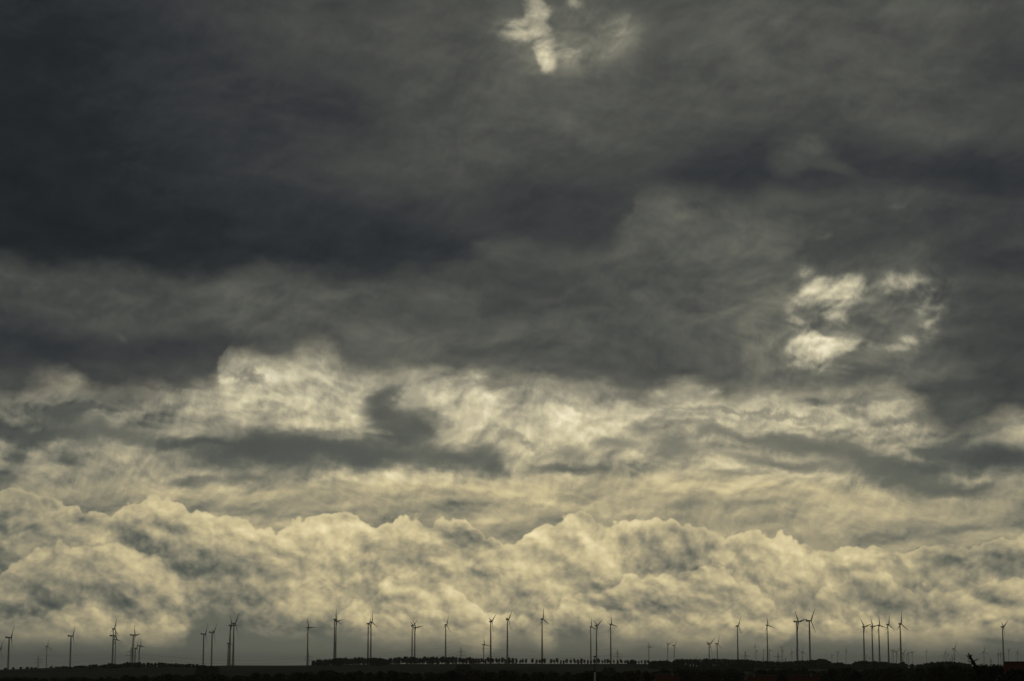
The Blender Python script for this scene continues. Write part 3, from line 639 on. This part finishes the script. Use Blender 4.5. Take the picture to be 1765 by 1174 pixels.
wood([(1571,1144.5),(1577,1144.8)], 3900, 3950, 3.0, 'tree of the lone small clump right of the five turbines', 'lone small clump', wide=1.0, jit=.3)
wood([(1582,1145.5),(1590,1143.5),(1600,1142),(1608,1141),(1620,1139.5),(1640,1140),(1652,1140.5),(1664,1143),(1674,1144.5)], 3700, 3950, 6.0, 'tree in the low domed wood left of the leaning treetop', 'right domed wood', wide=1.5, jit=.7)
wood([(790,1146.8),(800,1145.4),(812,1148)], 3500, 3560, 4.5, 'bush of the low dark heap on the field below the pylon', 'low dark heap on the field', wide=1.5, jit=.3)
wood([(1044,1150.5),(1052,1149.5),(1058,1151)], 3100, 3160, 3.5, 'bush of the small heap on the field right of the white mast', 'small heap right of the mast', wide=1.4, jit=.3)
wood([(1178,1144.5),(1200,1145.5),(1230,1146),(1262,1145),(1300,1144)], 3850, 4000, 5.0, 'tree in the low dark wood under the ragged row', 'low wood under the ragged row', wide=1.2)
# nearer belt, seen dark against the fields
NB = 'dark trees along the bottom of the view'
TOPS = [(-60,1166),(0,1167),(60,1165),(150,1166),(250,1163),(330,1160),(400,1162),(470,1159),(560,1156.5),(600,1154.5),(660,1155),(720,1157.5),(800,1156),(900,1155),(960,1156.5),(1040,1157),(1110,1155),(1180,1151.5),(1250,1152),(1330,1152.5),(1420,1151.5),(1500,1150.5),(1600,1150),(1660,1150),(1720,1149),(1830,1150)]
x = -60.0
while x < 1830:
    D = rnd.uniform(1250, 1750); up_ = abs(rnd.gauss(0, 1))
    if not (1285 < x < 1425 and D < 1450): put_tree('near', x, interp(TOPS, x) + 4.5 - min(5.5, up_ * 3), D, 'dark leafy tree in the belt along the bottom edge', NB, rnd, wide=rnd.uniform(1.0, 1.9))
    x += 14 * rnd.uniform(.4, 1.5)
for x, y, D in ((1608,1147.5,1150),(1622,1147,1150),(1640,1146.5,1160),(1655,1148,1150),(1690,1145,1000),(1702,1145.5,1000),(1714,1145,1000),(1724,1146,1000)):
    put_tree('near', x, y, D, 'taller dark tree in the right-hand end of the near belt', 'taller dark trees near the right edge', rnd, wide=1.0)
for x, y, D in ((1744,1153,560),(1757,1152,560),(1772,1151,565)):
    put_tree('near', x, y, D, 'dark bushy tree in front of the house at the right edge', 'bushy trees before the right-hand house', rnd, wide=1.1)
# undergrowth of the belt: nobody could count it
bm = bmesh.new(); r2 = random.Random(8)
for k in range(16000):
    x = r2.uniform(-80, 1850); D = r2.uniform(1500, 2600); p = on_ground(x, D); leaf(bm, p + Vector((0, 0, r2.uniform(.2, 6.5) * r2.random() ** .5 + .2)), r2.uniform(.7, 1.7), r2)
o = obj('undergrowth', bm, 'leaf_dark'); tag(o, 'dark undergrowth filling the belt of trees at the bottom', 'undergrowth', kind='stuff')
# leaning conifer top
bm = bmesh.new(); rnd2 = random.Random(3); tip = Vector((-3.9, 0, 16.6)); foot = Vector((0, 0, -.5)); mid_ = Vector((-.2, 0, 9.5))
def spine(t_): return foot.lerp(mid_, t_ * 2) if t_ < .5 else mid_.lerp(tip, t_ * 2 - 1)
for k in range(1100):
    t_ = rnd2.uniform(.05, 1); w = 1.7 * (1 - t_) ** .9 + .08; a = rnd2.uniform(0, 6.28); q = rnd2.random() ** .5
    leaf(bm, spine(t_) + Vector((math.cos(a) * w * q, math.sin(a) * w * q, -.25 * w * q + w * .25)), .26 * rnd2.uniform(.6, 1.2), rnd2)
for k in range(16):
    c = spine(.3 + k * .042); l_ = rnd2.uniform(1.4, 3.9) * (1.15 - k * .045); sgn = -1 if k % 3 else 1
    for j in range(60):
        q = j / 60; leaf(bm, c + Vector((sgn * l_ * q, rnd2.uniform(-.5, .5), l_ * q * .55 + rnd2.uniform(-.2, .2))), .24 * (1.2 - q), rnd2)
D = 900; root = empty('leaning_conifer', on_ground(1690, D)); top = place(1677, 1127, D).z - root.location.z
root.scale = [top / 16.6] * 3; obj('crown', bm, 'needle', root); bm = bmesh.new(); bar(bm, foot, mid_, .3, 7, .2); bar(bm, mid_, tip, .2, 6, .05); obj('trunk', bm, 'bark', root)
tag(root, 'dark conifer with a treetop bent over to the left, rising above the right-hand trees', 'tree')

# ------------------------------------------------------------------ houses among the near trees
def house(x, yr, D, w, dep, rise, rz, label, walls=3.2, chim=.25):
    p = on_ground(x, D); top = place(x, yr, D).z; H = top - p.z; eave = H - rise
    root = empty('house', (p.x, p.y, p.z), rz - math.atan2(p.x, p.y)); tag(root, label, 'house')
    bm = bmesh.new(); a, b = w / 2, dep / 2
    lo = [bm.verts.new((sx * a, sy * b, 0)) for sx, sy in ((-1, -1), (1, -1), (1, 1), (-1, 1))]; hi = [bm.verts.new((v.co.x, v.co.y, eave)) for v in lo]
    for k in range(4): bm.faces.new((lo[k], lo[(k + 1) % 4], hi[(k + 1) % 4], hi[k]))
    g1, g2 = bm.verts.new((-a, 0, H - .15)), bm.verts.new((a, 0, H - .15)); bm.faces.new((hi[3], hi[0], g1)); bm.faces.new((hi[1], hi[2], g2)); obj('wall', bm, 'render', root)
    bm = bmesh.new(); a2, b2 = a + .5, b + .6; dz = rise * .6 / b
    for sy in (-1, 1):
        q = [(-a2, sy * b2, eave - dz), (a2, sy * b2, eave - dz), (a2, 0, H), (-a2, 0, H)]
        lo = [bm.verts.new(v) for v in q]; up_ = [bm.verts.new((v[0], v[1], v[2] + .22)) for v in q]
        bm.faces.new(lo); bm.faces.new(up_)
        for k in range(4): bm.faces.new((lo[k], lo[(k + 1) % 4], up_[(k + 1) % 4], up_[k]))
    bmesh.ops.recalc_face_normals(bm, faces=bm.faces); roof = obj('roof', bm, 'tile', root)
    bm = bmesh.new(); box(bm, (a * (chim * 2), -.9, H - .1), (.8, .7, 2.0), .03); box(bm, (a * (chim * 2), -.9, H + .95), (1.0, .9, .16)); obj('chimney', bm, 'ridge', roof)
    bm = bmesh.new(); box(bm, (0, 0, H + .24), (2 * a2, .34, .16), .04); obj('ridge_cap', bm, 'ridge', roof)
    for k in range(int(w // 3)):
        for z in ([1.5] + ([4.4] if eave > 5.5 else [])):
            bm = bmesh.new(); xx = -a + 1.5 + k * 3.0; box(bm, (xx, -b - .02, z), (1.2, .1, 1.3)); f_ = obj('window', bm, 'white', root)
            bm = bmesh.new(); box(bm, (xx, -b - .09, z), (1.0, .05, 1.1)); obj('pane', bm, 'glass', f_)
house(1148, 1164, 1050, 12, 9, 3.6, R(8), 'house with a red roof low among the trees, left of the two wider red roofs')
house(1314, 1165.5, 1080, 15, 10, 4.2, R(-5), 'wide house with a red roof at the bottom, left one of two neighbours', chim=-.3)
house(1384, 1165, 1060, 16, 10, 4.4, R(4), 'wide house with a red roof and pale chimney, right one of two neighbours')
house(1768, 1142.6, 640, 12, 9, 3.2, R(-3), 'house with a dark red roof cut by the right edge of the view', chim=.1)
# slim mast with two lamps
p = on_ground(1025.2, 760); top = place(1024.2, 1131.5, 760).z - p.z; root = empty('mast', (p.x, p.y, p.z)); tag(root, 'slim mast, white below and dark above, with a round head over the field', 'mast')
bm = bmesh.new(); loft(bm, [ring(bm, (0, 0, z), r, 12) for z, r in ((0, .38), (top * .70, .28))]); smooth(obj('white_post', bm, 'white', root))
bm = bmesh.new(); loft(bm, [ring(bm, (0, 0, z), r, 10) for z, r in ((top * .70, .17), (top - .5, .12))]); smooth(obj('upper_pole', bm, 'dark', root))
for z, r in ((top - .25, .5), (top - 2.0, .4)):
    bm = bmesh.new(); loft(bm, [ring(bm, (0, 0, z + dz_), r * q, 12) for dz_, q in ((-.3, .3), (-.2, .8), (0, 1), (.2, .8), (.3, .3))]); smooth(obj('lamp_head', bm, 'dark', root))

# ------------------------------------------------------------------ air
bm = bmesh.new()
X0, X1, Y0, Y1, Z0, Z1 = -74000, 74000, -74000, 74000, -560, 232
box(bm, ((X0 + X1) / 2, (Y0 + Y1) / 2, (Z0 + Z1) / 2), (X1 - X0, Y1 - Y0, Z1 - Z0))
hm = bpy.data.materials.new('haze'); hm.use_nodes = True; ht = hm.node_tree; ht.nodes.clear()
pv = ht.nodes.new('ShaderNodeVolumePrincipled'); pv.inputs['Color'].default_value = (.80, .83, .82, 1); pv.inputs['Density'].default_value = 1.9e-5; pv.inputs['Anisotropy'].default_value = .2
ho = ht.nodes.new('ShaderNodeOutputMaterial'); ht.links.new(pv.outputs[0], ho.inputs['Volume'])
MAT['haze'] = hm; o = obj('haze', bm, 'haze'); tag(o, kind='stuff')
sc.cycles.volume_bounces = 1; sc.cycles.max_bounces = 6
